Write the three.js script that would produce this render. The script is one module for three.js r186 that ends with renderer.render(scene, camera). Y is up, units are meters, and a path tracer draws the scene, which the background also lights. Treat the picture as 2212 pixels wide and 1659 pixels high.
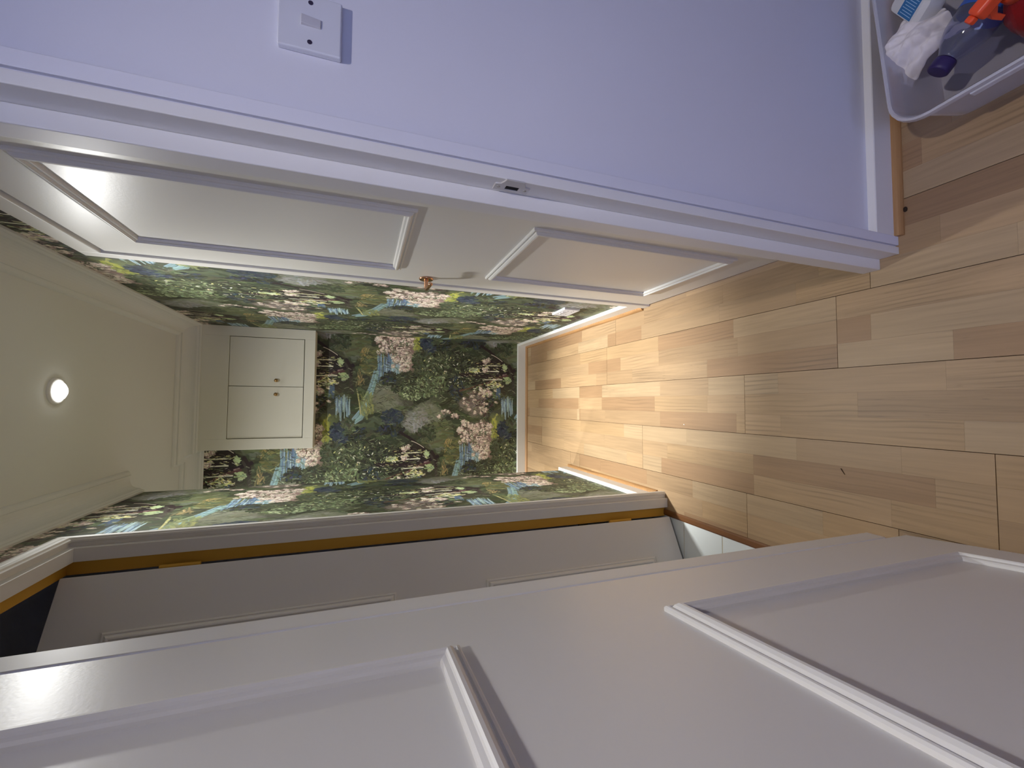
import * as THREE from 'three';
import { mergeGeometries, toCreasedNormals } from 'three/addons/utils/BufferGeometryUtils.js';
import { RoundedBoxGeometry } from 'three/addons/geometries/RoundedBoxGeometry.js';
import { ImprovedNoise } from 'three/addons/math/ImprovedNoise.js';

// ------------------------------------------------------------------ camera, sky, exposure
const scene = new THREE.Scene();
const renderer = new THREE.WebGLRenderer({ antialias: true });
renderer.toneMapping = THREE.LinearToneMapping;
renderer.toneMappingExposure = 1.0;
renderer.shadowMap.enabled = true;
scene.background = new THREE.Color().setRGB(2.4, 2.95, 6.0);        // dusk sky outside the window behind the camera

const camera = new THREE.PerspectiveCamera(2 * Math.atan(829.5 / 917.26) * 180 / Math.PI, 2212 / 1659, 0.02, 40);
{ // the phone was held sideways: its right-hand side points down
  const x = new THREE.Vector3(0.0058, -0.9427, 0.3336), y = new THREE.Vector3(0.9990, 0.0206, 0.0408);
  const z = new THREE.Vector3().crossVectors(x, y).normalize();
  y.crossVectors(z, x).normalize(); x.normalize();
  camera.quaternion.setFromRotationMatrix(new THREE.Matrix4().makeBasis(x, y, z));
  camera.position.set(0, 1.25, 0);
}
scene.add(camera);
const LIGHTS = {
  hall: { at: [0.034, 2.28, -1.97], beam: 36, spill: 4.5, color: [1.0, 1.0, 0.97] },
  alcove: { at: [-1.05, 2.28, -2.81], beam: 26, spill: 6.5, color: [1.0, 0.985, 0.94] },
  room: { at: [0.34, 2.40, 0.02], beam: 0, spill: 4.2, color: [1.0, 0.95, 0.95], angle: 0.97 },
};

// ------------------------------------------------------------------ helpers
let seed = 20471;
const rnd = () => { seed = (seed * 1664525 + 1013904223) >>> 0; return seed / 4294967296; };
const rr = (a, b) => a + (b - a) * rnd();
const noise = new ImprovedNoise();
const V2 = (x, y) => new THREE.Vector2(x, y);
const lin = (r, g, b) => new THREE.Color().setRGB(r, g, b);
const srgb = (r, g, b) => new THREE.Color(`rgb(${r},${g},${b})`);
const used = {};
function numbered(n) { used[n] = (used[n] ?? -1) + 1; return used[n] ? `${n}_${String(used[n]).padStart(3, '0')}` : n; }
function uvm(g) { // texture coordinates in metres, by the way each face points
  if (g.index) g = g.toNonIndexed();
  g.computeVertexNormals();
  const p = g.attributes.position, uv = new Float32Array(p.count * 2), a = new THREE.Vector3(), b = new THREE.Vector3(), c = new THREE.Vector3();
  for (let i = 0; i < p.count; i += 3) {
    a.fromBufferAttribute(p, i); b.fromBufferAttribute(p, i + 1); c.fromBufferAttribute(p, i + 2);
    const n = b.clone().sub(a).cross(c.clone().sub(a));
    const ax = Math.abs(n.x), ay = Math.abs(n.y), az = Math.abs(n.z);
    [a, b, c].forEach((v, k) => {
      const [s, t] = ay >= ax && ay >= az ? [v.x, v.z] : ax >= az ? [v.z, v.y] : [v.x, v.y];
      uv[(i + k) * 2] = s; uv[(i + k) * 2 + 1] = t;
    });
  }
  g.setAttribute('uv', new THREE.BufferAttribute(uv, 2));
  return g;
}
const box = (x0, x1, y0, y1, z0, z1) => uvm(new THREE.BoxGeometry(x1 - x0, y1 - y0, z1 - z0).translate((x0 + x1) / 2, (y0 + y1) / 2, (z0 + z1) / 2));
const rbox = (x0, x1, y0, y1, z0, z1, r = 0.0015, s = 2) => uvm(new RoundedBoxGeometry(x1 - x0, y1 - y0, z1 - z0, s, r).translate((x0 + x1) / 2, (y0 + y1) / 2, (z0 + z1) / 2));
const merge = (list) => mergeGeometries(list.map((g) => { g = g.index ? g.toNonIndexed() : g; for (const k of Object.keys(g.attributes)) if (!['position', 'normal', 'uv'].includes(k)) g.deleteAttribute(k); return g; }));
function mesh(name, geo, mat, parent = scene) {
  const m = new THREE.Mesh(Array.isArray(geo) ? merge(geo) : geo, mat);
  m.name = parent === scene ? numbered(name) : name;
  m.castShadow = m.receiveShadow = true;
  parent.add(m);
  return m;
}
function group(name, pos = [0, 0, 0], ry = 0, parent = scene) {
  const g = new THREE.Group(); g.name = parent === scene ? numbered(name) : name;
  g.position.set(...pos); g.rotation.y = ry; parent.add(g); return g;
}
function tag(o, label, category, kind, grp) { Object.assign(o.userData, { label, category }); if (kind) o.userData.kind = kind; if (grp) o.userData.group = grp; return o; }
// a profile of (d, y) points (d = distance out from the wall) swept from a to b along the wall; miter +1 lengthens an end by d, -1 shortens it
function sweep(profile, a, b, out, m0 = 0, m1 = 0, caps = true) {
  const A = new THREE.Vector3(...a), B = new THREE.Vector3(...b), O = new THREE.Vector3(...out), dir = B.clone().sub(A).normalize();
  const at = (P, s, [d, y]) => P.clone().addScaledVector(O, d).add(new THREE.Vector3(0, y, 0)).addScaledVector(dir, s * d);
  const pos = [], flip = new THREE.Vector3().crossVectors(dir, O).y < 0;
  const tri = (p, q, r) => pos.push(...(flip ? [p, r, q] : [p, q, r]).flatMap((v) => v.toArray()));
  const n = profile.length;
  for (let i = 0; i < n; i++) {
    const p = profile[i], q = profile[(i + 1) % n];
    const p0 = at(A, -m0, p), p1 = at(B, m1, p), q0 = at(A, -m0, q), q1 = at(B, m1, q);
    tri(p0, q0, q1); tri(p0, q1, p1);
  }
  if (caps) {
    const f = THREE.ShapeUtils.triangulateShape(profile.map(([d, y]) => V2(d, y)), []);
    for (const [i, j, k] of f) { tri(at(A, -m0, profile[i]), at(A, -m0, profile[k]), at(A, -m0, profile[j])); tri(at(B, m1, profile[i]), at(B, m1, profile[j]), at(B, m1, profile[k])); }
  }
  const g = new THREE.BufferGeometry(); g.setAttribute('position', new THREE.Float32BufferAttribute(pos, 3));
  return uvm(g);
}
const lathe = (pts, seg = 32) => uvSafe(new THREE.LatheGeometry(pts.map(([x, y]) => V2(x, y)), seg));
function uvSafe(g) { return g; }

// ------------------------------------------------------------------ textures
function dataTex(w, h, f, colour) {
  const d = new Uint8Array(w * h * 4);
  for (let j = 0; j < h; j++) for (let i = 0; i < w; i++) { const c = f(i / w, j / h); const o = (j * w + i) * 4; d[o] = c[0]; d[o + 1] = c[1]; d[o + 2] = c[2]; d[o + 3] = 255; }
  const t = new THREE.DataTexture(d, w, h); t.wrapS = t.wrapT = THREE.RepeatWrapping; t.magFilter = t.minFilter = THREE.LinearFilter;
  if (colour) t.colorSpace = THREE.SRGBColorSpace;
  t.needsUpdate = true; return t;
}
const pn = (x, y, px, py, o = 0) => { // periodic noise
  const tx = x / px, ty = y / py, s = (a, b) => noise.noise(a, b, o * 7.31 + 0.5);
  return s(x, y) * (1 - tx) * (1 - ty) + s(x - px, y) * tx * (1 - ty) + s(x, y - py) * (1 - tx) * ty + s(x - px, y - py) * tx * ty;
};
// orange-peel of roller-painted walls and doors
const peel = dataTex(256, 256, (u, v) => { const n = 0.55 * pn(u * 24, v * 24, 24, 24, 1) + 0.45 * pn(u * 55, v * 55, 55, 55, 2); const c = 128 + 110 * n; return [c, c, c]; });
peel.repeat.set(1 / 0.16, 1 / 0.16);
const brushed = dataTex(256, 256, (u, v) => { const n = 0.6 * pn(u * 50, v * 4, 50, 4, 3) + 0.4 * pn(u * 20, v * 14, 20, 14, 4); const c = 128 + 110 * n; return [c, c, c]; });
brushed.repeat.set(1 / 0.12, 1 / 0.30);

// oak print: fine pores, soft figure, some cathedral arches; u across 0.54 m, v along 2.0 m
const oak = dataTex(768, 1536, (u, v) => {
  const x = u * 0.54, z = v * 2.0;
  const warp = 0.022 * pn(u * 7, v * 6, 7, 6, 5) + 0.008 * pn(u * 16, v * 14, 16, 14, 6);
  const ring = Math.sin((x + warp) * 2 * Math.PI / 0.015 + 5 * pn(u * 5, v * 4, 5, 4, 7));
  const figure = Math.max(0, pn(u * 6, v * 6, 6, 6, 8)) * 1.5;
  const fine = pn(u * 150, v * 24, 150, 24, 9), fine2 = pn(u * 64, v * 12, 64, 12, 10), pore = Math.max(0, pn(u * 190, v * 60, 190, 60, 11) - 0.35);
  const patch = pn(u * 8, v * 6, 8, 6, 12);
  let k = 1 + 0.05 * fine + 0.07 * fine2 + 0.07 * patch - 0.30 * pore - 0.24 * figure * Math.max(0, ring - 0.25);
  return [166 * k, 143 * (k * 1.02 - 0.02), 113 * (k * 1.06 - 0.06)].map((c) => Math.max(0, Math.min(255, c)));
}, true);

// wallpaper: painterly woodland, half-drop repeat 0.66 m x 1.21 m
function paintWallpaper() {
  const S = 4, W = 392 * S, Hh = 352 * S, cv = document.createElement('canvas'); cv.width = W; cv.height = Hh;
  const c = cv.getContext('2d'); c.lineCap = 'round'; c.lineJoin = 'round';
  const list = [];
  const col = (rgb, j = 14) => { const k = rr(-j, j); return rgb.map((v) => Math.max(0, Math.min(255, Math.round((v + k + rr(-j / 3, j / 3)) * 1.16)))); };
  const line = (pts, w, rgb, a = 1) => list.push({ pts, w, c: `rgba(${rgb.join(',')},${a})` });
  // pts are (down, left) coordinates of the pattern, 352 units to one 1.21 m drop
  const dabs = (x, y, rx, ry, n, len, wid, ang, aj, cols, a = 0.9, bend = 0.3) => {
    for (let i = 0; i < n; i++) {
      const t = rr(0, 6.283), q = Math.sqrt(rnd()), px = x + rx * q * Math.cos(t), py = y + ry * q * Math.sin(t), th = ang + rr(-aj, aj), L = len * rr(0.5, 1.3);
      const dx = Math.cos(th) * L / 2, dy = Math.sin(th) * L / 2, bx = -dy * rr(-bend, bend), by = dx * rr(-bend, bend);
      line([[px - dx, py - dy], [px + bx, py + by], [px + dx, py + dy]], wid * rr(0.5, 1.4), col(cols[Math.floor(rnd() * cols.length)]), a);
    }
  };
  const G0 = [62, 68, 50], G1 = [78, 86, 62], G2 = [98, 108, 78], DK = [36, 38, 30], DK2 = [54, 58, 42], NAVY = [46, 54, 68], LG = [164, 178, 138], YG = [170, 172, 80], YL = [212, 208, 138];
  const MIST = [136, 134, 130], MIST2 = [122, 124, 112], PK = [214, 204, 190], PK2 = [186, 171, 158], PK3 = [138, 118, 112], BL = [92, 114, 142], BL2 = [164, 186, 198], BL3 = [122, 148, 160], TR = [40, 27, 30], TR2 = [88, 56, 56], OC = [172, 146, 98], CR = [228, 220, 196];
  const V = 0, Hz = Math.PI / 2;                                       // strokes along the drop / across it
  // ground of olive, green and mist
  dabs(922, 838, 190, 110, 1500, 26, 9, V, 0.7, [G0, G0, G1, DK2], 0.9);
  const soft = (x, y, rx, ry, cols, a = 0.22, n = 60) => dabs(x, y, rx, ry, n, 20, 12, 0.4, 1.2, cols, a, 0.6);
  soft(911, 905, 30, 22, [MIST, MIST2, G2], 0.22, 60); soft(826, 868, 26, 26, [MIST2, [116, 116, 98]], 0.3); soft(889, 921, 18, 20, [MIST, [132, 132, 136]], 0.3); soft(938, 960, 24, 18, [MIST2, G2, MIST], 0.3);
  soft(1020, 880, 30, 24, [[108, 98, 94], [122, 112, 106]], 0.35); soft(1030, 950, 34, 26, [PK3, [128, 108, 104]], 0.35, 90); soft(1030, 985, 24, 22, [PK3, PK2], 0.35);
  soft(1060, 806, 40, 26, [TR, DK, [30, 24, 24]], 0.5, 130); soft(1095, 830, 20, 26, [[52, 46, 38], DK2], 0.4); soft(1010, 815, 30, 18, [DK, [34, 32, 28]], 0.4);
  dabs(760, 752, 24, 26, 130, 22, 5, V, 0.35, [[92, 98, 68], G2, G1, [84, 84, 60]], 0.7);
  dabs(798, 790, 20, 32, 110, 18, 4, V, 0.5, [[92, 92, 58], G1, [112, 108, 66]], 0.7);
  dabs(911, 905, 24, 18, 40, 12, 3, 0.5, 1.0, [MIST, [112, 114, 106], G2], 0.45);
  dabs(889, 921, 12, 16, 34, 16, 2.4, Hz, 0.3, [MIST, [138, 140, 144]], 0.7);
  // water
  const lake = (x0, x1, y0, y1) => { for (let i = 0; i < 130; i++) { const x = rr(x0, x1), y = rr(y0, y1), L = rr(8, 26); line([[x, y - L / 2], [x + rr(-1, 1), y], [x, y + L / 2]], rr(0.7, 2.2), col([BL, BL, BL2, [84, 106, 128], BL3][Math.floor(rnd() * 5)], 10), 0.85); } };
  lake(984, 1016, 978, 1022); dabs(1022, 1005, 12, 18, 60, 14, 2.5, Hz, 0.15, [BL3, [132, 152, 150], BL2], 0.8);
  const river = [[806, 812], [800, 836], [794, 856], [789, 872], [783, 892], [770, 912], [752, 926]];
  for (let i = 0; i < 60; i++) { const o = rr(-8, 8); line(river.map(([x, y], k) => [x + o * (0.6 + k * 0.1) + rr(-1, 1), y + rr(-2, 2)]), rr(1, 3), col([BL3, BL2, BL, [116, 142, 140]][Math.floor(rnd() * 4)], 12), 0.55); }
  for (let i = 0; i < 70; i++) { const x = rr(728, 756), y0 = rr(862, 890); line([[x, y0], [x + rr(-2, 2), y0 + rr(10, 34)]], rr(0.8, 2.4), col([BL2, BL3, [152, 172, 166], BL][Math.floor(rnd() * 4)], 12), 0.75); }
  for (let i = 0; i < 26; i++) { const x = rr(716, 726), y0 = rr(838, 850); line([[x, y0], [x + rr(-1, 1), y0 + rr(8, 24)]], rr(0.8, 2), col([BL2, BL], 12)[0] ? col(BL2, 16) : BL, 0.8); }
  // sunlit banks
  soft(714, 934, 12, 30, [[112, 116, 66], G2], 0.35, 30); dabs(714, 934, 8, 27, 70, 14, 3, Hz, 0.5, [YG, [134, 138, 70], [164, 166, 92], G2], 0.75);
  dabs(788, 884, 13, 24, 80, 14, 3, Hz, 0.6, [[124, 128, 80], [140, 142, 82], [112, 118, 82], G2], 0.65);
  dabs(783, 780, 9, 17, 26, 10, 2, Hz, 0.8, [OC, [150, 132, 84], [120, 110, 70], G1], 0.75);
  dabs(775, 828, 8, 16, 24, 12, 2, Hz, 0.6, [OC, [140, 126, 86], [116, 108, 74]], 0.75);
  for (let i = 0; i < 14; i++) line([[768 + i * 0.6, 850 + i * 3.2], [772 + i * 0.4, 862 + i * 3.4]], rr(1, 2.4), col([176, 172, 118]), 0.7);
  // trees in leaf
  const leafy = (x, y, rx, ry, n, cols, s = 8, w = 3.2) => dabs(x, y, rx, ry, n, s, w, 0.5, 1.5, cols, 0.92, 0.6);
  leafy(869, 838, 34, 24, 330, [DK, DK2, G0, DK2]); leafy(833, 828, 16, 14, 100, [DK, DK2, NAVY]); leafy(880, 856, 30, 16, 110, [G1, G2, LG], 6, 2);
  leafy(962, 800, 62, 42, 620, [DK, DK, DK2, G0]); leafy(930, 790, 34, 34, 190, [G0, G1, G2, DK2]); leafy(920, 838, 32, 28, 210, [G1, G2, [112, 128, 94], G0], 7, 2.4); leafy(975, 845, 16, 26, 110, [DK, NAVY, G0]);
  leafy(741, 940, 20, 20, 200, [NAVY, NAVY, [40, 46, 58], [58, 66, 76]], 8, 4); leafy(840, 908, 20, 14, 140, [NAVY, [52, 58, 68], NAVY], 8, 4);
  leafy(838, 936, 26, 12, 100, [DK, NAVY, DK2]); leafy(770, 944, 18, 14, 100, [DK, DK2, NAVY]);
  leafy(915, 945, 13, 18, 130, [G0, G1, DK2], 10, 3); leafy(1085, 752, 18, 14, 100, [G0, DK2, G1], 10, 3); leafy(930, 730, 12, 16, 60, [G1, G0], 9, 3);
  leafy(1047, 1018, 12, 14, 90, [DK, DK2, G0]); leafy(1075, 985, 20, 26, 170, [DK2, G0, G1]); leafy(700, 872, 10, 26, 90, [DK, NAVY, DK2]);
  // trunks
  const trunk = (pts, w, rgb) => { for (let k = 0; k < 5; k++) line(pts.map(([x, y]) => [x + rr(-0.8, 0.8), y + rr(-1.1, 1.1)]), w * rr(0.45, 0.75), col(rgb, 7), 0.95); };
  trunk([[1112, 800], [1097, 806], [1078, 812], [1050, 816], [1018, 815], [988, 813]], 10, TR);
  trunk([[1094, 812], [1076, 818], [1056, 827], [1044, 836]], 6, TR2); trunk([[1092, 808], [1070, 813], [1040, 818]], 4, TR);
  trunk([[1098, 797], [1106, 812], [1109, 838], [1112, 858]], 9, [56, 48, 42]); trunk([[1100, 790], [1108, 800], [1110, 820]], 8, TR);
  trunk([[1083, 781], [1066, 770], [1050, 757], [1032, 746]], 7, TR);
  trunk([[1079, 786], [1060, 784], [1040, 787], [1020, 786]], 7, TR); trunk([[1078, 798], [1062, 798], [1046, 800]], 5, TR);
  trunk([[1046, 832], [1024, 838], [1002, 846], [984, 850]], 4.5, [96, 72, 58]); trunk([[1024, 838], [1010, 846]], 3, TR);
  trunk([[1060, 880], [1046, 892], [1040, 908]], 4, [74, 56, 58]); trunk([[1030, 868], [1026, 884], [1036, 898]], 2.4, [70, 54, 54]);
  line([[1092, 810], [1084, 812]], 3, [178, 148, 146], 0.9);
  for (const [a, b, d] of [[1078, 790, 1036], [1074, 803, 1040], [1070, 823, 1036], [1082, 822, 1060]]) for (let k = 0; k < 3; k++) line([[a, b + k * 0.8], [(a + d) / 2, b + rr(-1, 2)], [d, b + rr(-1, 3)]], rr(1, 2), col(CR, 20), 0.85);
  line([[1082, 780], [1068, 769], [1056, 765]], 1.6, CR, 0.9);
  dabs(1088, 794, 5, 6, 16, 9, 3, 0.6, 0.6, [LG, [158, 170, 130]], 0.95); dabs(1095, 824, 6, 7, 18, 8, 3, 0.4, 0.6, [LG, [150, 164, 122]], 0.95);
  dabs(1062, 836, 22, 8, 60, 7, 2, 0.2, 0.9, [CR, YL, LG, TR], 0.9); dabs(1015, 802, 12, 6, 34, 7, 2.2, 0.2, 0.9, [YL, YG, LG, CR], 0.9);
  // blossom: shaded clumps, then petals in ragged clusters
  const puff = (x, y, r, n) => {
    dabs(x + 0.8, y + 0.6, r * 1.15, r * 1.15, Math.round(n * 0.5), 4, 2.8, 0, 1.57, [PK3, PK2, [136, 112, 108]], 0.8, 0.9);
    dabs(x - 0.6, y - 0.6, r, r, n, 3.0, 2.0, 0, 1.57, [PK, PK, PK2, [218, 202, 192], [198, 178, 168]], 0.92, 0.9);
  };
  const cloud = (cx, cy, rx, ry, n, r0, r1) => { for (let i = 0; i < n; i++) { const t = rr(0, 6.283), q = Math.pow(rnd(), 0.6), r = rr(r0, r1); puff(cx + rx * q * Math.cos(t), cy + ry * q * Math.sin(t), r, Math.round(5 + r * r * 0.9)); } };
  cloud(1018, 940, 38, 24, 24, 2, 8); cloud(1034, 984, 20, 20, 15, 2.5, 7); cloud(993, 964, 10, 8, 6, 2, 4); cloud(960, 904, 24, 10, 10, 1.2, 3.5); cloud(1022, 878, 34, 28, 20, 1.5, 4);
  cloud(1044, 776, 9, 9, 7, 1.6, 3.4); cloud(1041, 800, 7, 6, 5, 1.6, 3.2); cloud(1056, 862, 20, 18, 12, 1.4, 3.2); cloud(1042, 848, 16, 7, 8, 1.4, 3);
  dabs(1024, 952, 34, 32, 70, 7, 1.5, 0.8, 1.3, [[86, 74, 70], [70, 66, 54], G0, TR2], 0.85); dabs(1020, 930, 36, 24, 40, 5, 1.8, 0.2, 1.5, [G1, DK2, G2], 0.85);
  dabs(1028, 978, 20, 20, 40, 7, 1.2, 0.8, 1.2, [PK3, [124, 102, 100]], 0.7); dabs(1018, 868, 22, 18, 46, 8, 1.5, 0, 1.2, [[86, 74, 74], TR2, MIST, TR], 0.75);
  cloud(1020, 945, 36, 28, 16, 1.2, 3); cloud(1032, 985, 20, 20, 10, 1.2, 3);
  // light flecks
  dabs(960, 800, 60, 40, 70, 3.2, 1.6, 0, 1.57, [LG, CR, YL], 0.9); dabs(900, 846, 50, 24, 30, 4, 1.6, 0.5, 1.2, [LG, [168, 178, 136]], 0.8); dabs(1050, 822, 46, 46, 110, 5, 1.3, 0.1, 0.5, [CR, YL, LG], 0.75);
  dabs(922, 838, 180, 100, 1500, 8, 1.3, V, 0.8, [G0, DK, G1, G2, DK2, G2, LG], 0.5);
  c.fillStyle = 'rgb(62,66,50)'; c.fillRect(0, 0, W, Hh);
  for (const s of list) for (let j = -3; j <= 3; j++) for (let i = -3; i <= 3; i++) {
    const dx = 352 * i + 176 * j, dy = 196 * j, p = s.pts.map(([x, y]) => [(996 - (y + dy)) * S, (x + dx - 746) * S]);
    if (p.every(([a]) => a < -30) || p.every(([a]) => a > W + 30) || p.every(([, b]) => b < -30) || p.every(([, b]) => b > Hh + 30)) continue;
    c.strokeStyle = s.c; c.lineWidth = s.w * S; c.beginPath(); c.moveTo(...p[0]);
    if (p.length === 3) c.quadraticCurveTo(...p[1], ...p[2]); else for (let k = 1; k < p.length; k++) c.lineTo(...p[k]);
    c.stroke();
  }
  const t = new THREE.CanvasTexture(cv); t.wrapS = t.wrapT = THREE.RepeatWrapping; t.colorSpace = THREE.SRGBColorSpace;
  t.repeat.set(1 / 1.32, 1 / 1.21); t.offset.set(0.398 / 1.32, -0.1504 / 1.21);
  return t;
}

// ------------------------------------------------------------------ materials
const std = (o) => new THREE.MeshStandardMaterial(o);
const M = {
  wallPaint: std({ color: srgb(224, 224, 232), roughness: 0.62, bumpMap: peel, bumpScale: 0.00018 }),
  ceilPaint: std({ color: srgb(222, 222, 216), roughness: 0.8, bumpMap: peel, bumpScale: 0.0002 }),
  trim: std({ color: srgb(232, 230, 226), roughness: 0.42, bumpMap: brushed, bumpScale: 0.00006 }),
  doorPaint: std({ color: srgb(228, 226, 222), roughness: 0.36, bumpMap: peel, bumpScale: 0.00016 }),
  cupboard: std({ color: srgb(226, 224, 212), roughness: 0.5, bumpMap: brushed, bumpScale: 0.00005 }),
  paper: std({ map: paintWallpaper(), roughness: 0.62 }),
  tanJamb: std({ color: srgb(214, 164, 60), roughness: 0.6, bumpMap: brushed, bumpScale: 0.0001 }),
  under: std({ color: srgb(84, 58, 36), roughness: 0.9 }),
  bead: std({ map: oak, color: srgb(255, 224, 186), roughness: 0.5 }),
  sill: std({ map: oak, color: srgb(176, 132, 84), roughness: 0.45 }),
  tile: std({ color: srgb(224, 230, 228), roughness: 0.25 }),
  grout: std({ color: srgb(196, 178, 136), roughness: 0.9 }),
  brass: std({ color: srgb(166, 136, 92), metalness: 1, roughness: 0.28 }),
  rosebrass: std({ color: srgb(206, 158, 124), metalness: 1, roughness: 0.2 }),
  steel: std({ color: srgb(190, 188, 184), metalness: 1, roughness: 0.35 }),
  plastic: std({ color: srgb(218, 219, 226), roughness: 0.4 }),
  rocker: std({ color: srgb(206, 204, 208), roughness: 0.35 }),
  hole: std({ color: srgb(14, 13, 13), roughness: 0.9 }),
  screw: std({ color: srgb(52, 44, 70), roughness: 0.6 }),
};
const oakTones = [[255, 252, 246], [246, 238, 228], [255, 246, 234], [238, 228, 216], [230, 214, 200], [250, 240, 224]].map((c) => std({ map: oak, color: srgb(...c), roughness: 0.46, bumpMap: oak, bumpScale: 0.0001 }));

// ------------------------------------------------------------------ the setting
const CE = 2.28;                                                       // ceiling of the hallway
// floor: laminate boards, each printed as three rows of staves
const floor = tag(group('floor'), 'pale oak laminate boards running along the hallway', 'floor', 'structure');
mesh('underlay', [box(-1.75, 2.1, -0.06, -0.012, -3.29, -0.5), box(-1.3, 2.1, -0.06, -0.012, -0.5, 2.35)], M.under, floor);
const rowShift = { '-6': -0.4, '-5': -0.72, '-4': -0.2, '-3': -1.117, '-2': -1.688, '-1': -1.118, 0: -0.81, 1: -0.724, 2: -0.43, 3: -0.9, 4: -0.2, 5: -0.66 };
for (const [key, z0] of Object.entries(rowShift)) {
  const k = +key, xa = 0.103 + 0.203 * k, xb = xa + 0.203;
  for (let n = -3; n <= 1; n++) {
    const za = z0 + 1.183 * n, zb = za + 1.183;
    let lo = Math.max(za, -3.19), hi = Math.min(zb, k <= -4 ? -2.44 : 0.6), xl = xa;
    if (k >= 2) lo = Math.max(lo, -0.70);                              // only the near room is that wide
    if (hi - lo < 0.03) continue;
    const spans = k === -3 ? [[lo, Math.min(hi, -2.42), xa], [Math.max(lo, -2.42), Math.min(hi, -0.68), -0.455], [Math.max(lo, -0.68), hi, xa]] : [[lo, hi, xl]];
    for (const [sl, sh, x0] of spans) {
      if (sh - sl < 0.03) continue;
      const board = group('floor_board', [0, 0, 0], 0, floor);
      const g = 0.0007, hairline = 0.0002;
      for (let s = 0; s < 3; s++) {
        const xs = Math.max(xa + g + s * 0.0672, x0 + g), xe = xa + g + (s + 1) * 0.0672 - hairline;
        if (xe - xs < 0.006) continue;
        let z = za + g - rr(0, 0.3);
        while (z < zb) {
          const L = rr(0.26, 0.52), a = Math.max(z, sl + g), b = Math.min(z + L, sh - g); z += L + hairline;
          const tone = oakTones[Math.floor(rnd() * oakTones.length)], ou = rnd(), ov = rnd();
          if (b - a < 0.001) continue;
          const q = box(xs, xe, -0.012, 0, a, b), uv = q.attributes.uv, p = q.attributes.position;
          for (let i = 0; i < uv.count; i++) uv.setXY(i, p.getX(i) / 0.54 + ou, p.getZ(i) / 2.0 + ov);
          mesh('stave', q, tone, board);
        }
      }
    }
  }
}
// floor of the side room: white tiles
const tiles = tag(group('floor'), 'white square tiles in the dark room beside the hallway', 'tile floor', 'structure');
mesh('grout', box(-2.5, -0.477, -0.06, -0.006, -2.32, -0.8), M.grout, tiles);
for (let i = 0; i < 9; i++) for (let j = -6; j < 3; j++) {
  const x1 = -0.479 - i * 0.197, z0 = -1.2285 + j * 0.197, z1 = Math.min(z0 + 0.194, -0.8);
  if (z0 < -2.32 || z1 - z0 < 0.02) continue;
  mesh('tile', rbox(x1 - 0.194, x1, -0.02, -0.004, z0, z1, 0.0012, 1), M.tile, tiles);
}
tag(mesh('trim_1', [sweep([[0, -0.01], [0.026, -0.01], [0.026, 0.003], [0.02, 0.0055], [0.006, 0.0055], [0, 0.002]], [-0.4795, 0, -1.54], [-0.4795, 0, -0.80], [1, 0, 0])], M.sill), 'worn brown threshold strip between laminate boards and white tiles', 'threshold', 'structure');

// walls
const wallEnd = tag(group('wall_end'), 'end wall of the hallway papered with woodland pattern', 'wall', 'structure');
mesh('plaster', box(-1.75, 0.575, 0, CE, -3.29, -3.192), M.wallPaint, wallEnd);
const paperGeo = (g, fu) => { g = g.index ? g.toNonIndexed() : g; const p = g.attributes.position, uv = g.attributes.uv; for (let i = 0; i < p.count; i++) uv.setXY(i, fu(p.getX(i), p.getZ(i)), p.getY(i)); return g; };
mesh('wallpaper', paperGeo(box(-1.75, 0.475, 0, CE, -3.192, -3.19), (x) => x), M.paper, wallEnd);
const wallRight = tag(group('wall_right'), 'papered wall beyond the panelled door with brass lever', 'wall', 'structure');
mesh('plaster', [box(0.477, 0.575, 0, CE, -3.192, -1.65), box(0.477, 0.575, 2.03, CE, -1.65, -0.826), box(0.477, 0.575, 0, CE, -0.826, -0.79)], M.wallPaint, wallRight);
mesh('wallpaper', [box(0.475, 0.477, 0, CE, -3.19, -1.65), box(0.475, 0.477, 2.03, CE, -1.65, -0.826), box(0.475, 0.477, 0, CE, -0.826, -0.79)].map((g) => paperGeo(g, (x, z) => 0.475 + (z + 3.19))), M.paper, wallRight);
const wallLeft = tag(group('wall_left'), 'papered wall with the open doorway to the tiled room', 'wall', 'structure');
mesh('plaster', [box(-0.484, -0.417, 0, CE, -2.408, -1.565), box(-0.484, -0.417, 2.036, CE, -1.565, -0.79), box(-2.5, -0.484, 0, CE, -2.408, -2.32)], M.wallPaint, wallLeft);
mesh('wallpaper', [...[box(-0.417, -0.415, 0, CE, -2.408, -1.565), box(-0.417, -0.415, 2.036, CE, -1.565, -0.79)].map((g) => paperGeo(g, (x, z) => 0.208 - z)), paperGeo(box(-1.75, -0.415, 0, CE, -2.41, -2.408), (x) => 0.208 + 2.41 - 0.415 - x)], M.paper, wallLeft);
tag(mesh('wall_alcove', box(-1.85, -1.75, 0, CE, -3.29, -2.408), M.wallPaint), 'plain wall closing the alcove beyond the papered corner', 'wall', 'structure');
const wallFront = tag(group('wall_front'), 'lilac-white painted wall with the light switch', 'wall', 'structure');
mesh('plaster', [box(0.40, 2.1, 0, 2.4, -0.79, -0.678), box(-2.5, -0.39, 0, 2.4, -0.79, -0.678), box(-0.39, 0.40, 2.05, 2.4, -0.79, -0.678)], M.wallPaint, wallFront);
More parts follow.
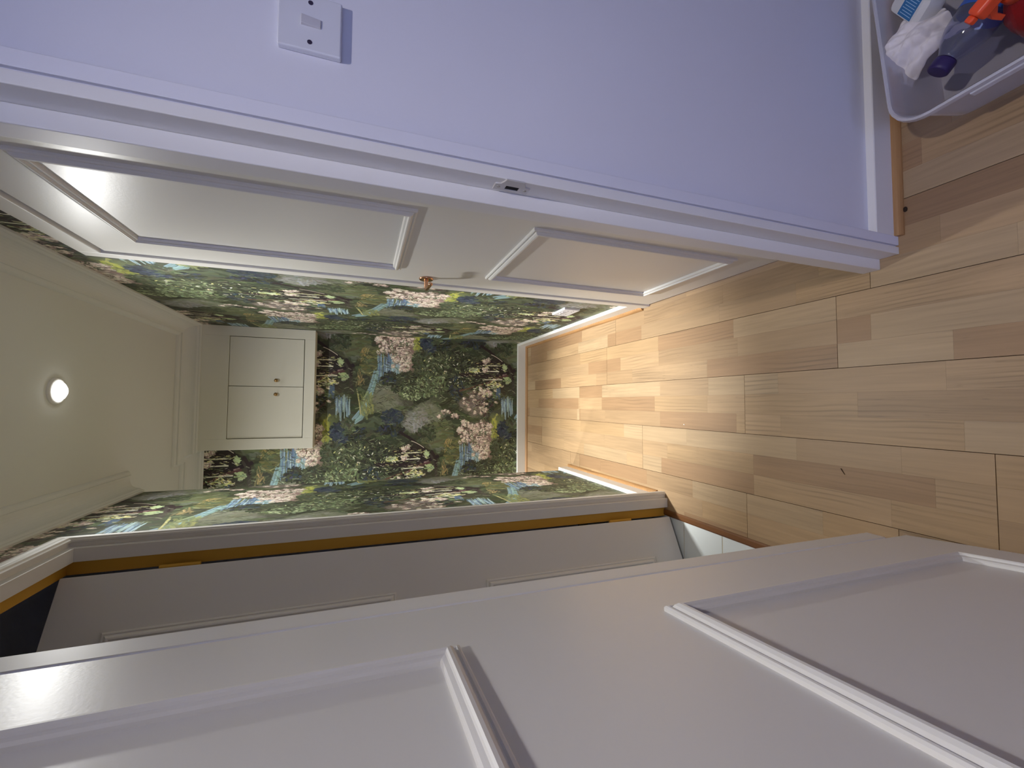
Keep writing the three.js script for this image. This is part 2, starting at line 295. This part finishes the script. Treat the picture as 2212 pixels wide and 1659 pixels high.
// near room, behind and beside the camera
tag(mesh('wall_room_right', box(2.1, 2.2, 0, 2.4, -0.79, 2.15), M.wallPaint), 'plain painted side wall of the near room', 'wall', 'structure');
tag(mesh('wall_room_left', box(-1.4, -1.3, 0, 2.4, -0.678, 2.15), M.wallPaint), 'plain painted wall behind the open near door', 'wall', 'structure');
const back = tag(group('wall_back'), 'painted back wall of the near room around its window', 'wall', 'structure');
mesh('plaster', [box(-1.4, -1.25, 0, 2.4, 2.05, 2.15), box(-0.33, 2.2, 0, 2.4, 2.05, 2.15), box(-1.25, -0.33, 0, 0.6, 2.05, 2.15), box(-1.25, -0.33, 2.15, 2.4, 2.05, 2.15)], M.wallPaint, back);
const win = tag(group('window_1'), 'white two-light window in the back wall of the near room', 'window', 'structure');
mesh('window_frame', [rbox(-1.25, -0.33, 0.6, 0.65, 2.07, 2.13), rbox(-1.25, -0.33, 2.10, 2.15, 2.07, 2.13), rbox(-1.25, -1.20, 0.65, 2.10, 2.07, 2.13), rbox(-0.38, -0.33, 0.65, 2.10, 2.07, 2.13), rbox(-1.20, -0.38, 1.55, 1.60, 2.07, 2.13)], M.trim, win);
const paneMat = new THREE.MeshPhysicalMaterial({ color: 0xffffff, roughness: 0, transmission: 1, thickness: 0, ior: 1.5 });
for (const [a, b] of [[0.65, 1.55], [1.60, 2.10]]) mesh('pane', box(-1.20, -0.38, a, b, 2.096, 2.1), paneMat, win);
tag(mesh('ceiling', [box(-0.484, 0.575, CE, CE + 0.12, -3.29, -0.79), box(-1.85, -0.484, CE, CE + 0.12, -3.29, -2.36)], M.ceilPaint), 'plain off-white ceiling of the hallway', 'ceiling', 'structure');
tag(mesh('ceiling', box(-2.5, 2.2, 2.4, 2.5, -0.79, 2.45), M.ceilPaint), 'white ceiling of the near room', 'ceiling', 'structure');
// the unlit side room
tag(mesh('ceiling', box(-2.6, -0.484, CE, CE + 0.12, -2.36, -0.79), M.ceilPaint), 'plain ceiling of the unlit tiled room', 'ceiling', 'structure');
tag(mesh('wall_side_room', [box(-2.6, -2.5, -0.06, CE, -2.41, -0.79)], M.wallPaint), 'far wall of the unlit tiled room', 'wall', 'structure');

// cornice
const cornice = [[0, -0.10], [0.007, -0.10], [0.011, -0.094], [0.011, -0.088], [0.014, -0.084]];
for (let i = 0; i <= 8; i++) { const t = i / 8 * Math.PI / 2; cornice.push([0.066 - 0.050 * Math.cos(t), -0.080 + 0.056 * Math.sin(t)]); }
cornice.push([0.070, -0.024], [0.070, -0.018], [0.076, -0.016], [0.082, -0.012], [0.086, -0.006], [0.088, 0], [0, 0]);
const Y = CE - 0.0005;
tag(mesh('trim_2', [sweep(cornice, [0.475, Y, -3.07], [0.475, Y, -0.79], [-1, 0, 0], -1, -1), sweep(cornice, [-0.30, Y, -3.07], [0.475, Y, -3.07], [0, 0, 1], 1, -1), sweep(cornice, [-0.30, Y, -3.19], [-0.30, Y, -3.07], [-1, 0, 0], -1, 1), sweep(cornice, [-1.75, Y, -3.19], [-0.30, Y, -3.19], [0, 0, 1], 0, -1)], M.ceilPaint), 'moulded cornice along the right wall and around the cupboard', 'cornice', 'structure');
tag(mesh('trim_3', [sweep(cornice, [-0.415, Y, -2.41], [-0.415, Y, -0.79], [1, 0, 0], 1, -1), sweep(cornice, [-1.75, Y, -2.41], [-0.415, Y, -2.41], [0, 0, -1], 0, 1), sweep(cornice, [-0.415, Y, -0.79], [0.475, Y, -0.79], [0, 0, -1], -1, -1)], M.ceilPaint), 'moulded cornice ending at the papered outer corner', 'cornice', 'structure');

// skirting boards with oak beading
const skirt = [[0, 0], [0.018, 0], [0.018, 0.078], [0.0165, 0.080], [0.0005, 0.080], [0, 0.0798]];
const quad = [[0.018, 0.0003]]; for (let i = 0; i <= 5; i++) { const t = i / 5 * Math.PI / 2; quad.push([0.018 + 0.015 * Math.cos(t), 0.0003 + 0.015 * Math.sin(t)]); } quad.push([0.018, 0.0153]); quad.splice(1, 0, [0.033, 0.0003]);
function skirting(name, runs, label, beadMat) {
  const g = tag(group(name), label, 'skirting board', 'structure');
  mesh('board', runs.map(([a, b, o, m0, m1]) => sweep(skirt, a, b, o, m0, m1)), M.trim, g);
  for (const [a, b, o, m0, m1] of runs) { const q = sweep(quad, a, b, o, m0, m1); const uv = q.attributes.uv; for (let i = 0; i < uv.count; i++) uv.setXY(i, uv.getY(i) / 0.54, uv.getX(i) / 2); mesh('quarter_round', q, beadMat, g); }
}
skirting('baseboard_right', [[[0.475, 0, -3.19], [0.475, 0, -1.672], [-1, 0, 0], -1, 0]], 'white skirting below papered wall with the socket', M.bead);
skirting('baseboard_end', [[[-1.75, 0, -3.19], [0.475, 0, -3.19], [0, 0, 1], 0, -1]], 'white skirting across the end wall under the cupboard', M.bead);
skirting('baseboard_left', [[[-0.415, 0, -2.41], [-0.415, 0, -1.583], [1, 0, 0], 1, 0], [[-1.75, 0, -2.41], [-0.415, 0, -2.41], [0, 0, -1], 0, 1]], 'white skirting running from the outer corner to the open doorway', M.bead);
skirting('baseboard_front', [[[0.419, 0, -0.678], [2.1, 0, -0.678], [0, 0, 1], 0, 0]], 'white skirting behind the clear storage box', M.bead);

// door frames
// 1: the frame the camera looks through, with its strike plate
const frame1 = tag(group('trim'), 'painted door frame with a strike plate cut into its lining', 'door frame', 'structure');
frame1.name = 'trim_4';
mesh('lining', [rbox(0.375, 0.3932, 0, 2.06, -0.79, -0.6585), rbox(-0.3905, -0.366, 0, 2.06, -0.79, -0.658), rbox(-0.366, 0.375, 2.02, 2.06, -0.79, -0.658)], M.trim, frame1);
mesh('architrave', [box(0.3930, 0.3990, 0, 2.07, -0.6785, -0.6655), rbox(0.3975, 0.420, 0, 2.075, -0.678, -0.659, 0.001), rbox(-0.4375, -0.3935, 0, 2.075, -0.678, -0.659, 0.001), rbox(-0.3935, 0.3965, 2.063, 2.10, -0.678, -0.659, 0.001)], M.wallPaint, frame1);
mesh('door_stop', [rbox(0.348, 0.375, 0, 2.02, -0.740, -0.700, 0.002), rbox(-0.366, -0.331, 0, 2.02, -0.751, -0.708, 0.002), rbox(-0.331, 0.348, 1.995, 2.02, -0.745, -0.705, 0.002)], M.trim, frame1);
{ // strike plate: flat plate with a lip that curves round the edge of the lining, latch hole and two screws
  const s = new THREE.Shape(); const pts = [[-0.692, 1.043], [-0.674, 1.043], [-0.672, 1.034], [-0.664, 1.030], [-0.657, 1.028], [-0.657, 0.997], [-0.664, 0.994], [-0.672, 0.990], [-0.674, 0.981], [-0.692, 0.981]];
  pts.forEach(([a, b], i) => (i ? s.lineTo(a, b) : s.moveTo(a, b))); s.closePath();
  const h = new THREE.Path(); [[-0.688, 1.024], [-0.688, 0.999], [-0.675, 0.999], [-0.675, 1.024]].forEach(([a, b], i) => (i ? h.lineTo(a, b) : h.moveTo(a, b))); s.holes.push(h);
  const g = new THREE.ExtrudeGeometry(s, { depth: 0.0016, bevelEnabled: true, bevelSize: 0.0006, bevelThickness: 0.0006, bevelSegments: 1 }).rotateY(-Math.PI / 2).translate(0.3745, 0, 0);
  mesh('strike_plate', uvm(g), std({ color: srgb(205, 202, 198), metalness: 0.25, roughness: 0.38 }), frame1);
  mesh('latch_hole', box(0.3738, 0.3749, 0.9985, 1.0245, -0.6885, -0.6745), M.hole, frame1);
  for (const y of [1.036, 0.988]) mesh('screw', new THREE.SphereGeometry(0.0035, 12, 8).scale(0.4, 1, 1).translate(0.3722, y, -0.682), M.steel, frame1);
}
// 2: frame of the panelled door on the right
const frame2 = tag(group('trim'), 'white architrave around the closed panelled door', 'door frame', 'structure');
frame2.name = 'trim_5';
mesh('lining', [box(0.4775, 0.575, 0, 2.028, -1.648, -1.6245), box(0.4775, 0.575, 0, 2.028, -0.8515, -0.828), box(0.4775, 0.575, 2.006, 2.028, -1.6245, -0.8515), box(0.497, 0.52, 0, 2.006, -1.6245, -1.61), box(0.497, 0.52, 0, 2.006, -0.866, -0.8515), box(0.497, 0.52, 1.992, 2.006, -1.61, -0.866)], M.trim, frame2);
mesh('architrave', [rbox(0.4515, 0.4765, 0, 2.070, -1.672, -1.626, 0.003), rbox(0.4515, 0.4765, 0, 2.070, -0.850, -0.804, 0.003), rbox(0.4515, 0.4765, 2.011, 2.070, -1.629, -0.847, 0.003)], M.trim, frame2);
// 3: frame of the opening to the tiled room
const frame3 = tag(group('trim'), 'moulded white architrave of the open doorway with tan lining', 'door frame', 'structure');
frame3.name = 'trim_6';
{
  // section across the wall: d = out from the wall, y = away from the opening
  const ogee = [[0, 0.005], [0.022, 0.005], [0.024, 0.001], [0.029, 0.001], [0.031, 0.004], [0.035, 0.006], [0.0352, 0.014], [0.031, 0.016], [0.033, 0.020], [0.034, 0.027], [0.031, 0.035], [0.026, 0.040], [0.026, 0.043], [0.021, 0.045], [0.019, 0.051], [0.018, 0.054], [0, 0.054]];
  const pos = [], q = (...v) => { const [a, b, c, d] = v; pos.push(...a, ...b, ...c, ...a, ...c, ...d); };
  const far = (d, y) => [[-0.415 + d, 0, -1.53 - y], [-0.415 + d, 1.998 + y * 1.4, -1.53 - y]], near = (d, y) => [[-0.415 + d, 0, -0.845 + y], [-0.415 + d, 1.998 + y * 1.4, -0.845 + y]];
  for (let i = 0; i < ogee.length; i++) {
    const a = ogee[i], b = ogee[(i + 1) % ogee.length];
    const [a0, a1] = far(...a), [b0, b1] = far(...b), [c0, c1] = near(...a), [d0, d1] = near(...b);
    q(a0, b0, b1, a1); q(a1, b1, d1, c1); q(c1, d1, d0, c0);
  }
  const g = new THREE.BufferGeometry(); g.setAttribute('position', new THREE.Float32BufferAttribute(pos, 3));
  mesh('architrave', uvm(g), M.trim, frame3);
  mesh('white_lining', [rbox(-0.443, -0.405, 0, 2.03, -1.562, -1.518), rbox(-0.443, -0.405, 0, 2.03, -0.857, -0.80), rbox(-0.443, -0.405, 1.986, 2.034, -1.518, -0.857)], M.trim, frame3);
  mesh('tan_lining', [box(-0.483, -0.443, 0, 2.036, -1.565, -1.538), box(-0.483, -0.443, 0, 2.036, -0.835, -0.80), box(-0.483, -0.443, 2.010, 2.036, -1.538, -0.835)], M.tanJamb, frame3).userData.label = 'unpainted tan timber lining';
}

// doors: a flush leaf with two planted moulding frames
const bead = [[0, 0], [0.0, 0.005], [0.0022, 0.0075], [0.005, 0.008], [0.0065, 0.006], [0.008, 0.0065], [0.0105, 0.0105], [0.0145, 0.0135], [0.0185, 0.0140], [0.0205, 0.0120], [0.0215, 0.0090], [0.0235, 0.0085], [0.0262, 0.0075], [0.0280, 0.0045], [0.0280, 0]];
function moulding(len) { // along x from 0 to len, outer edge at y = 0, rising in z, mitred at both ends
  const pos = [];
  for (let i = 0; i + 1 < bead.length; i++) {
    const [a, h] = bead[i], [b, k] = bead[i + 1];
    const p = [a, a, h], q = [b, b, k], r = [len - b, b, k], s = [len - a, a, h];
    pos.push(...p, ...s, ...r, ...p, ...r, ...q);
  }
  const g = new THREE.BufferGeometry(); g.setAttribute('position', new THREE.Float32BufferAttribute(pos, 3)); return uvm(g);
}
const DW = 0.762, DB = 0.012, DT = 2.001;
const mh = moulding(DW - 0.292), mu = moulding(0.742), ml = moulding(0.692);
function makeDoor(name, x0, pos, turn, label) { // leaf from x0 to x0 + DW, front face at z = 0
  const d = tag(group(name, pos, turn), label, 'door', 'structure');
  mesh('leaf', rbox(x0, x0 + DW, DB, DT, -0.036, 0, 0.0015), M.doorPaint, d);
  for (const [y0, y1, g] of [[1.133, 1.875, mu], [0.143, 0.835, ml]]) {
    const f = group('panel_moulding', [0, 0, 0], 0, d);
    const add = (geo, x, y, rot) => { const m = mesh('moulding_strip', geo, M.trim, f); m.position.set(x, y, 0); m.rotation.z = rot; };
    add(mh, x0 + 0.146, y0, 0); add(mh, x0 + DW - 0.146, y1, Math.PI); add(g, x0 + DW - 0.146, y0, Math.PI / 2); add(g, x0 + 0.146, y1, -Math.PI / 2);
  }
  return d;
}
const door1 = makeDoor('door_1', 0.0035, [0.458, 0, -1.6245], -Math.PI / 2, 'closed white panelled door with brass lever handle');
const door2 = makeDoor('door_2', -DW, [-0.475, 0, -1.493], 0.471, 'white panelled door standing open into the dark tiled room');
const door3 = makeDoor('door_3', -DW, [-0.310, 0, -0.659], 1.667, 'white panelled door swung open into the near room');
{ // lever handle: rose, neck, lever pointing towards the hinges; local z points out of the door
  const h = group('lever_handle', [0.062, 1.035, 0], 0, door1); h.scale.z = 0.85;
  mesh('rose', lathe([[0, 0], [0.024, 0], [0.026, 0.002], [0.0255, 0.006], [0.023, 0.0085], [0.011, 0.009], [0, 0.009]], 28).rotateX(Math.PI / 2), M.rosebrass, h);
  const path = new THREE.CatmullRomCurve3([[0, 0, 0.006], [0, 0, 0.03], [0.003, 0, 0.047], [0.014, 0.000, 0.051], [0.035, -0.001, 0.051], [0.058, -0.003, 0.050], [0.074, -0.005, 0.048]].map((p) => new THREE.Vector3(...p)));
  mesh('lever', new THREE.TubeGeometry(path, 40, 0.0075, 14), M.rosebrass, h);
  mesh('lever_end', new THREE.SphereGeometry(0.0075, 14, 10).translate(0.074, -0.005, 0.048), M.rosebrass, h);
}
for (const y of [0.24, 1.74]) { // hinges between the tan lining and door 2
  const k = group('hinge', [0.004, y, -0.018], 0, door2);
  mesh('knuckle', new THREE.CylinderGeometry(0.006, 0.006, 0.1, 12).translate(0.003, 0, -0.004), M.tanJamb, k);
}

// ------------------------------------------------------------------ things on the walls
// wall cupboard
{
  const c = tag(group('wall_cupboard', [0, 0, 0]), 'white two-door wall cupboard with brass knobs under the cornice', 'cupboard');
  const F = -3.07;
  mesh('carcass', [box(-0.30, 0.474, 1.546, 1.564, -3.188, F - 0.018), box(-0.30, -0.282, 1.564, CE - 0.002, -3.188, F - 0.018), box(0.456, 0.474, 1.564, CE - 0.002, -3.188, F - 0.018), box(-0.282, 0.456, 1.564, CE - 0.002, -3.188, -3.18)], M.cupboard, c);
  mesh('stile', rbox(-0.30, -0.232, 1.546, CE - 0.002, F - 0.018, F), M.cupboard, c); mesh('stile', rbox(0.412, 0.474, 1.546, CE - 0.002, F - 0.018, F), M.cupboard, c);
  mesh('rail', rbox(-0.232, 0.412, 1.546, 1.608, F - 0.018, F), M.cupboard, c); mesh('rail', rbox(-0.232, 0.412, 2.034, CE - 0.002, F - 0.018, F), M.cupboard, c);
  for (const [a, b, kx] of [[-0.229, 0.0965, 0.048], [0.0995, 0.4085, 0.137]]) {
    const d = group('cupboard_door', [0, 0, 0], 0, c);
    mesh('door_panel', rbox(a, b, 1.6125, 2.0315, F - 0.022, F - 0.004), M.cupboard, d);
    mesh('knob', lathe([[0, 0], [0.006, 0], [0.0055, 0.004], [0.005, 0.010], [0.009, 0.014], [0.0115, 0.019], [0.0105, 0.024], [0.006, 0.027], [0, 0.0275]], 24).rotateX(Math.PI / 2).translate(kx, 1.768, F - 0.004), M.brass, d);
  }
}
// light switch
{
  const z = -0.678, c = tag(group('light_switch', [0.5595, 1.333, z]), 'square white rocker light switch on the lilac-white wall', 'light switch');
  mesh('plate', rbox(-0.043, 0.043, -0.043, 0.043, 0, 0.0105, 0.0025, 3), M.plastic, c);
  const rk = uvm(new RoundedBoxGeometry(0.0135, 0.027, 0.007, 2, 0.001).rotateX(0.14).translate(0.0, -0.001, 0.0105)); mesh('rocker', rk, M.rocker, c);
  for (const sx of [-1, 1]) mesh('screw', new THREE.CylinderGeometry(0.0034, 0.0034, 0.001, 16).rotateX(Math.PI / 2).translate(sx * 0.0301, 0.0, 0.0104), M.screw, c);
}
// double socket on the right-hand papered wall
{
  const c = tag(group('wall_socket', [0.475, 0.272, -1.945], -Math.PI / 2), 'white double socket low on the papered wall', 'socket');
  mesh('plate', rbox(-0.073, 0.073, -0.043, 0.043, 0, 0.011, 0.002, 3), M.plastic, c);
  for (const s of [-1, 1]) {
    mesh('rocker', rbox(s * 0.014 - 0.006, s * 0.014 + 0.006, 0.008, 0.028, 0.009, 0.0135, 0.001), M.rocker, c);
    mesh('pin_hole', [box(s * 0.042 - 0.002, s * 0.042 + 0.002, 0.004, 0.012, 0.0108, 0.0113), box(s * 0.042 - 0.0145, s * 0.042 - 0.008, -0.018, -0.014, 0.0108, 0.0113), box(s * 0.042 + 0.008, s * 0.042 + 0.0145, -0.018, -0.014, 0.0108, 0.0113)], M.hole, c);
  }
}
// ------------------------------------------------------------------ lamps
function downlight(L, label) {
  const [x, y, z] = L.at, c = tag(group('ceiling_lamp', [x, y, z]), label, 'ceiling lamp');
  mesh('rim', lathe([[0.036, -0.004], [0.039, -0.010], [0.046, -0.008], [0.049, -0.003], [0.049, 0]], 36), M.trim, c);
  const glow = std({ color: 0x111111, roughness: 0.5, emissive: lin(...L.color), emissiveIntensity: 6 });
  mesh('lens', lathe([[0.036, -0.004], [0.035, -0.011], [0.030, -0.019], [0.020, -0.026], [0.009, -0.029], [0, -0.030]], 32), glow, c);
  // reflector lamp: a narrow beam and a wide spill
  for (const [power, angle] of [[L.spill, L.angle ?? 1.45], [L.beam, 0.41]]) {
    if (!power) continue;
    const s = new THREE.SpotLight(lin(...L.color), power, 0, angle, 1, 2); s.position.set(0, -0.036, 0); s.target.position.set(0, -1.5, 0);
    s.castShadow = true; s.shadow.radius = 1.5; s.shadow.mapSize.set(2048, 2048); s.shadow.camera.near = 0.02; c.add(s, s.target);
  }
}
downlight(LIGHTS.hall, 'small glowing downlight in the middle of the hallway ceiling');
downlight(LIGHTS.alcove, 'small downlight over the alcove beyond the papered corner');
downlight(LIGHTS.room, 'small downlight in the ceiling of the near room');

// ------------------------------------------------------------------ storage box by the wall and what lies in it
const clearPlastic = new THREE.MeshPhysicalMaterial({ color: srgb(214, 214, 222), roughness: 0.42, transmission: 0.62, thickness: 0, ior: 1.45 });
function rrect(w, d, r, n = 8) { const p = []; for (const [sx, sz, a0] of [[1, 1, 0], [-1, 1, 1], [-1, -1, 2], [1, -1, 3]]) for (let i = 0; i <= n; i++) { const a = (a0 + i / n) * Math.PI / 2; p.push([sx * (w / 2 - r) + r * Math.cos(a), sz * (d / 2 - r) + r * Math.sin(a)]); } return p; }
function loft(rings, capStart, capEnd) {
  const pos = [], R = rings.map(([w, d, r, y]) => rrect(w, d, r).map(([x, z]) => [x, y, z])), n = R[0].length;
  for (let k = 0; k + 1 < R.length; k++) for (let i = 0; i < n; i++) { const j = (i + 1) % n; pos.push(...R[k][i], ...R[k + 1][i], ...R[k + 1][j], ...R[k][i], ...R[k + 1][j], ...R[k][j]); }
  const cap = (ring, y, f) => { for (let i = 0; i < n; i++) { const j = (i + 1) % n; pos.push(0, y, 0, ...(f ? [...ring[i], ...ring[j]] : [...ring[j], ...ring[i]])); } };
  if (capStart) cap(R[0], R[0][0][1], true); if (capEnd) cap(R[R.length - 1], R[R.length - 1][0][1], false);
  const g = new THREE.BufferGeometry(); g.setAttribute('position', new THREE.Float32BufferAttribute(pos, 3));
  return toCreasedNormals(uvm(g), 0.6);
}
const BOX = { w: 0.40, d: 0.33, h: 0.15 }, bt = 0.085;
const bc = new THREE.Vector3(0.602, 0, -0.586).add(new THREE.Vector3(BOX.w / 2, 0, BOX.d / 2).applyAxisAngle(new THREE.Vector3(0, 1, 0), bt));
{
  const c = tag(group('storage_box', [bc.x, 0, bc.z], bt), 'translucent plastic storage box of cleaning things on the floor', 'storage box');
  const { w, d, h } = BOX;
  mesh('tub', loft([[w - 0.085, d - 0.085, 0.045, 0.001], [w - 0.07, d - 0.07, 0.05, 0.004], [w - 0.062, d - 0.062, 0.05, 0.012], [w - 0.022, d - 0.022, 0.058, h - 0.012], [w - 0.014, d - 0.014, 0.06, h]], true, false), clearPlastic, c);
  const rim = new THREE.MeshPhysicalMaterial({ color: srgb(226, 226, 232), roughness: 0.3, transmission: 0.35, thickness: 0, ior: 1.45 });
  mesh('rim', loft([[w - 0.016, d - 0.016, 0.06, h - 0.004], [w - 0.008, d - 0.008, 0.062, h + 0.002], [w, d, 0.066, h], [w + 0.002, d + 0.002, 0.067, h - 0.01], [w, d, 0.066, h - 0.012]]), rim, c);
  mesh('handle_lug', rbox(-w / 2 - 0.004, -w / 2 + 0.004, h - 0.024, h - 0.010, -0.04, 0.05, 0.002), rim, c);
}
const inBox = (x, y, z) => { const v = new THREE.Vector3(x, y, z).applyAxisAngle(new THREE.Vector3(0, 1, 0), bt).add(bc); return [v.x, y, v.z]; };
{ // clear drinks-type bottle lying along the box, dark cap towards the corner
  const b = tag(group('plastic_bottle', [0.706, 0.124, -0.509]), 'clear plastic bottle with dark violet cap lying in the box', 'bottle');
  b.quaternion.setFromUnitVectors(new THREE.Vector3(0, 1, 0), new THREE.Vector3(-0.74, 0.24, -0.52).normalize());
  const clear = new THREE.MeshPhysicalMaterial({ color: srgb(206, 208, 226), roughness: 0.06, transmission: 0.9, thickness: 0, ior: 1.5 });
  const prof = [[0, -0.238], [0.024, -0.240], [0.036, -0.236], [0.041, -0.226], [0.0405, -0.20], [0.0415, -0.196], [0.0405, -0.19], [0.0405, -0.16], [0.042, -0.155], [0.042, -0.09], [0.0405, -0.085], [0.041, -0.075], [0.039, -0.06], [0.033, -0.042], [0.025, -0.028], [0.019, -0.018], [0.0178, -0.012]];
  mesh('bottle_body', lathe(prof, 40), clear, b);
  mesh('label_sleeve', lathe([[0.0424, -0.152], [0.0424, -0.093]], 40), std({ color: srgb(48, 92, 178), roughness: 0.4, side: THREE.DoubleSide }), b);
  mesh('cap', lathe([[0, 0.011], [0.017, 0.011], [0.0195, 0.009], [0.020, 0.004], [0.020, -0.010], [0.019, -0.013], [0, -0.013]], 32), std({ color: srgb(44, 28, 82), roughness: 0.5 }), b);
}
{ // trigger spray standing up, red liquid
  const s = tag(group('spray_bottle', [0.742, 0.006, -0.388], 2.2), 'red cleaning spray with an orange trigger head', 'spray bottle');
  const red = std({ color: srgb(150, 22, 24), roughness: 0.25 }), orange = std({ color: srgb(240, 84, 40), roughness: 0.4 });
  mesh('bottle_body', loft([[0.066, 0.046, 0.016, 0], [0.078, 0.054, 0.02, 0.006], [0.080, 0.056, 0.022, 0.07], [0.074, 0.052, 0.022, 0.10], [0.046, 0.04, 0.019, 0.135], [0.028, 0.028, 0.0139, 0.15], [0.026, 0.026, 0.0129, 0.158]], true, true), red, s);
  mesh('collar', lathe([[0, 0.150], [0.017, 0.150], [0.0175, 0.168], [0.014, 0.172], [0, 0.172]], 24), orange, s);
  mesh('spray_head', [rbox(-0.035, 0.045, 0.178, 0.208, -0.012, 0.012, 0.006, 3), rbox(-0.014, 0.014, 0.168, 0.186, -0.011, 0.011, 0.004, 2), rbox(0.045, 0.056, 0.189, 0.203, -0.007, 0.007, 0.003, 2)], orange, s);
  const tr = new THREE.Shape(); [[0.022, 0.182], [0.032, 0.182], [0.038, 0.160], [0.034, 0.138], [0.028, 0.140], [0.031, 0.160], [0.022, 0.176]].forEach(([a, y], i) => (i ? tr.lineTo(a, y) : tr.moveTo(a, y)));
  mesh('trigger', uvm(new THREE.ExtrudeGeometry(tr, { depth: 0.012, bevelEnabled: true, bevelSize: 0.0012, bevelThickness: 0.0012, bevelSegments: 2 }).translate(0, 0, -0.006)), orange, s);
}
{ // crumpled white cloth hanging over the corner side of the box
  const g = new THREE.PlaneGeometry(0.17, 0.15, 60, 52), p = g.attributes.position;
  for (let i = 0; i < p.count; i++) {
    const u = p.getX(i), v = p.getY(i), r = Math.hypot(u / 0.085, v / 0.075);
    const f = 0.011 * noise.noise(u * 20, v * 13, 3.1) + 0.006 * Math.abs(noise.noise(u * 34 + v * 16, v * 22, 7.7)) + 0.0012 * noise.noise(u * 90, v * 80, 1.3);
    p.setXYZ(i, u * (0.64 + 0.1 * noise.noise(v * 30, 2, 1)), 0.03 - 0.032 * r * r + f * 2.2, v * (0.74 + 0.14 * noise.noise(u * 34, 5, 2)));
  }
  const top = uvSafe(g.toNonIndexed()); top.computeVertexNormals();
  const under = g.clone(); { const q = under.attributes.position; for (let i = 0; i < q.count; i++) q.setY(i, q.getY(i) - 0.004); const ix = under.index.array; for (let i = 0; i < ix.length; i += 3) { const t = ix[i]; ix[i] = ix[i + 1]; ix[i + 1] = t; } under.computeVertexNormals(); }
  g.computeVertexNormals();
  const m = tag(mesh('cleaning_cloth', [g, under], std({ color: srgb(232, 226, 226), roughness: 0.95, side: THREE.DoubleSide })), 'crumpled white cloth stuffed beside the clear bottle', 'cloth');
  m.position.set(0.808, 0.110, -0.556); m.rotation.set(0.1, 0.5, 0.12);
}
{ // white packet printed blue
  const k = tag(group('cleaning_packet', [0.884, 0.116, -0.550], 0.55), 'white and blue packet tucked behind the cloth', 'packet');
  k.rotation.x = -0.35; k.scale.setScalar(0.85);
  mesh('packet_body', loft([[0.11, 0.05, 0.012, -0.03], [0.125, 0.06, 0.02, -0.015], [0.126, 0.062, 0.02, 0.012], [0.11, 0.05, 0.014, 0.024]], true, true), std({ color: srgb(214, 214, 212), roughness: 0.5 }), k);
  const cv = document.createElement('canvas'); cv.width = 256; cv.height = 128; const c = cv.getContext('2d'); c.fillStyle = '#2b6fa6'; c.fillRect(0, 0, 256, 128); c.strokeStyle = 'rgba(220,235,245,0.85)'; c.lineWidth = 3;
  for (let i = 0; i < 7; i++) { c.beginPath(); c.moveTo(16 + 8 * (i % 3), 16 + i * 15); c.lineTo(232 - 22 * (i % 2), 16 + i * 15); c.stroke(); }
  const t = new THREE.CanvasTexture(cv); t.colorSpace = THREE.SRGBColorSpace;
  mesh('printed_panel', new THREE.BoxGeometry(0.06, 0.0012, 0.046).translate(-0.016, 0.0246, 0), std({ map: t, roughness: 0.45 }), k);
}
{ // second bag, folded blue film at the back of the box
  const g = new THREE.SphereGeometry(0.05, 36, 24), p = g.attributes.position;
  for (let i = 0; i < p.count; i++) { const x = p.getX(i), y = p.getY(i), z = p.getZ(i), k = 1 + 0.28 * noise.noise(x * 40, y * 40, z * 40); p.setXYZ(i, x * k * 1.1, y * k * 0.8, z * k * 0.9); }
  g.computeVertexNormals();
  const m = tag(mesh('bin_bag_roll', g, std({ color: srgb(40, 84, 170), roughness: 0.3 })), 'bundle of glossy blue film behind the clear bottle', 'bundle');
  m.position.set(0.925, 0.06, -0.375);
}
// crumbs on the boards
tag(mesh('wood_splinter', new THREE.CylinderGeometry(0.0006, 0.0012, 0.018, 6).rotateX(Math.PI / 2).rotateY(-1.0).translate(-0.182, 0.0012, -0.8046), std({ color: srgb(58, 38, 22), roughness: 0.8 })), 'dark thin splinter lying on the floor boards', 'splinter');
tag(mesh('paper_crumb', new THREE.IcosahedronGeometry(0.0022, 0).scale(1, 0.6, 1.4).translate(-0.083, 0.0013, -1.412), std({ color: srgb(240, 238, 230), roughness: 0.9 })), 'tiny white crumb on the boards beside a joint', 'crumb');

tag(mesh('floor_grit', new THREE.IcosahedronGeometry(0.0045, 1).scale(1.5, 0.5, 1).translate(0.481, 0.0024, -0.642), std({ color: srgb(40, 26, 18), roughness: 0.9 })), 'dark speck of grit against the beading by the storage box', 'grit');

renderer.render(scene, camera);
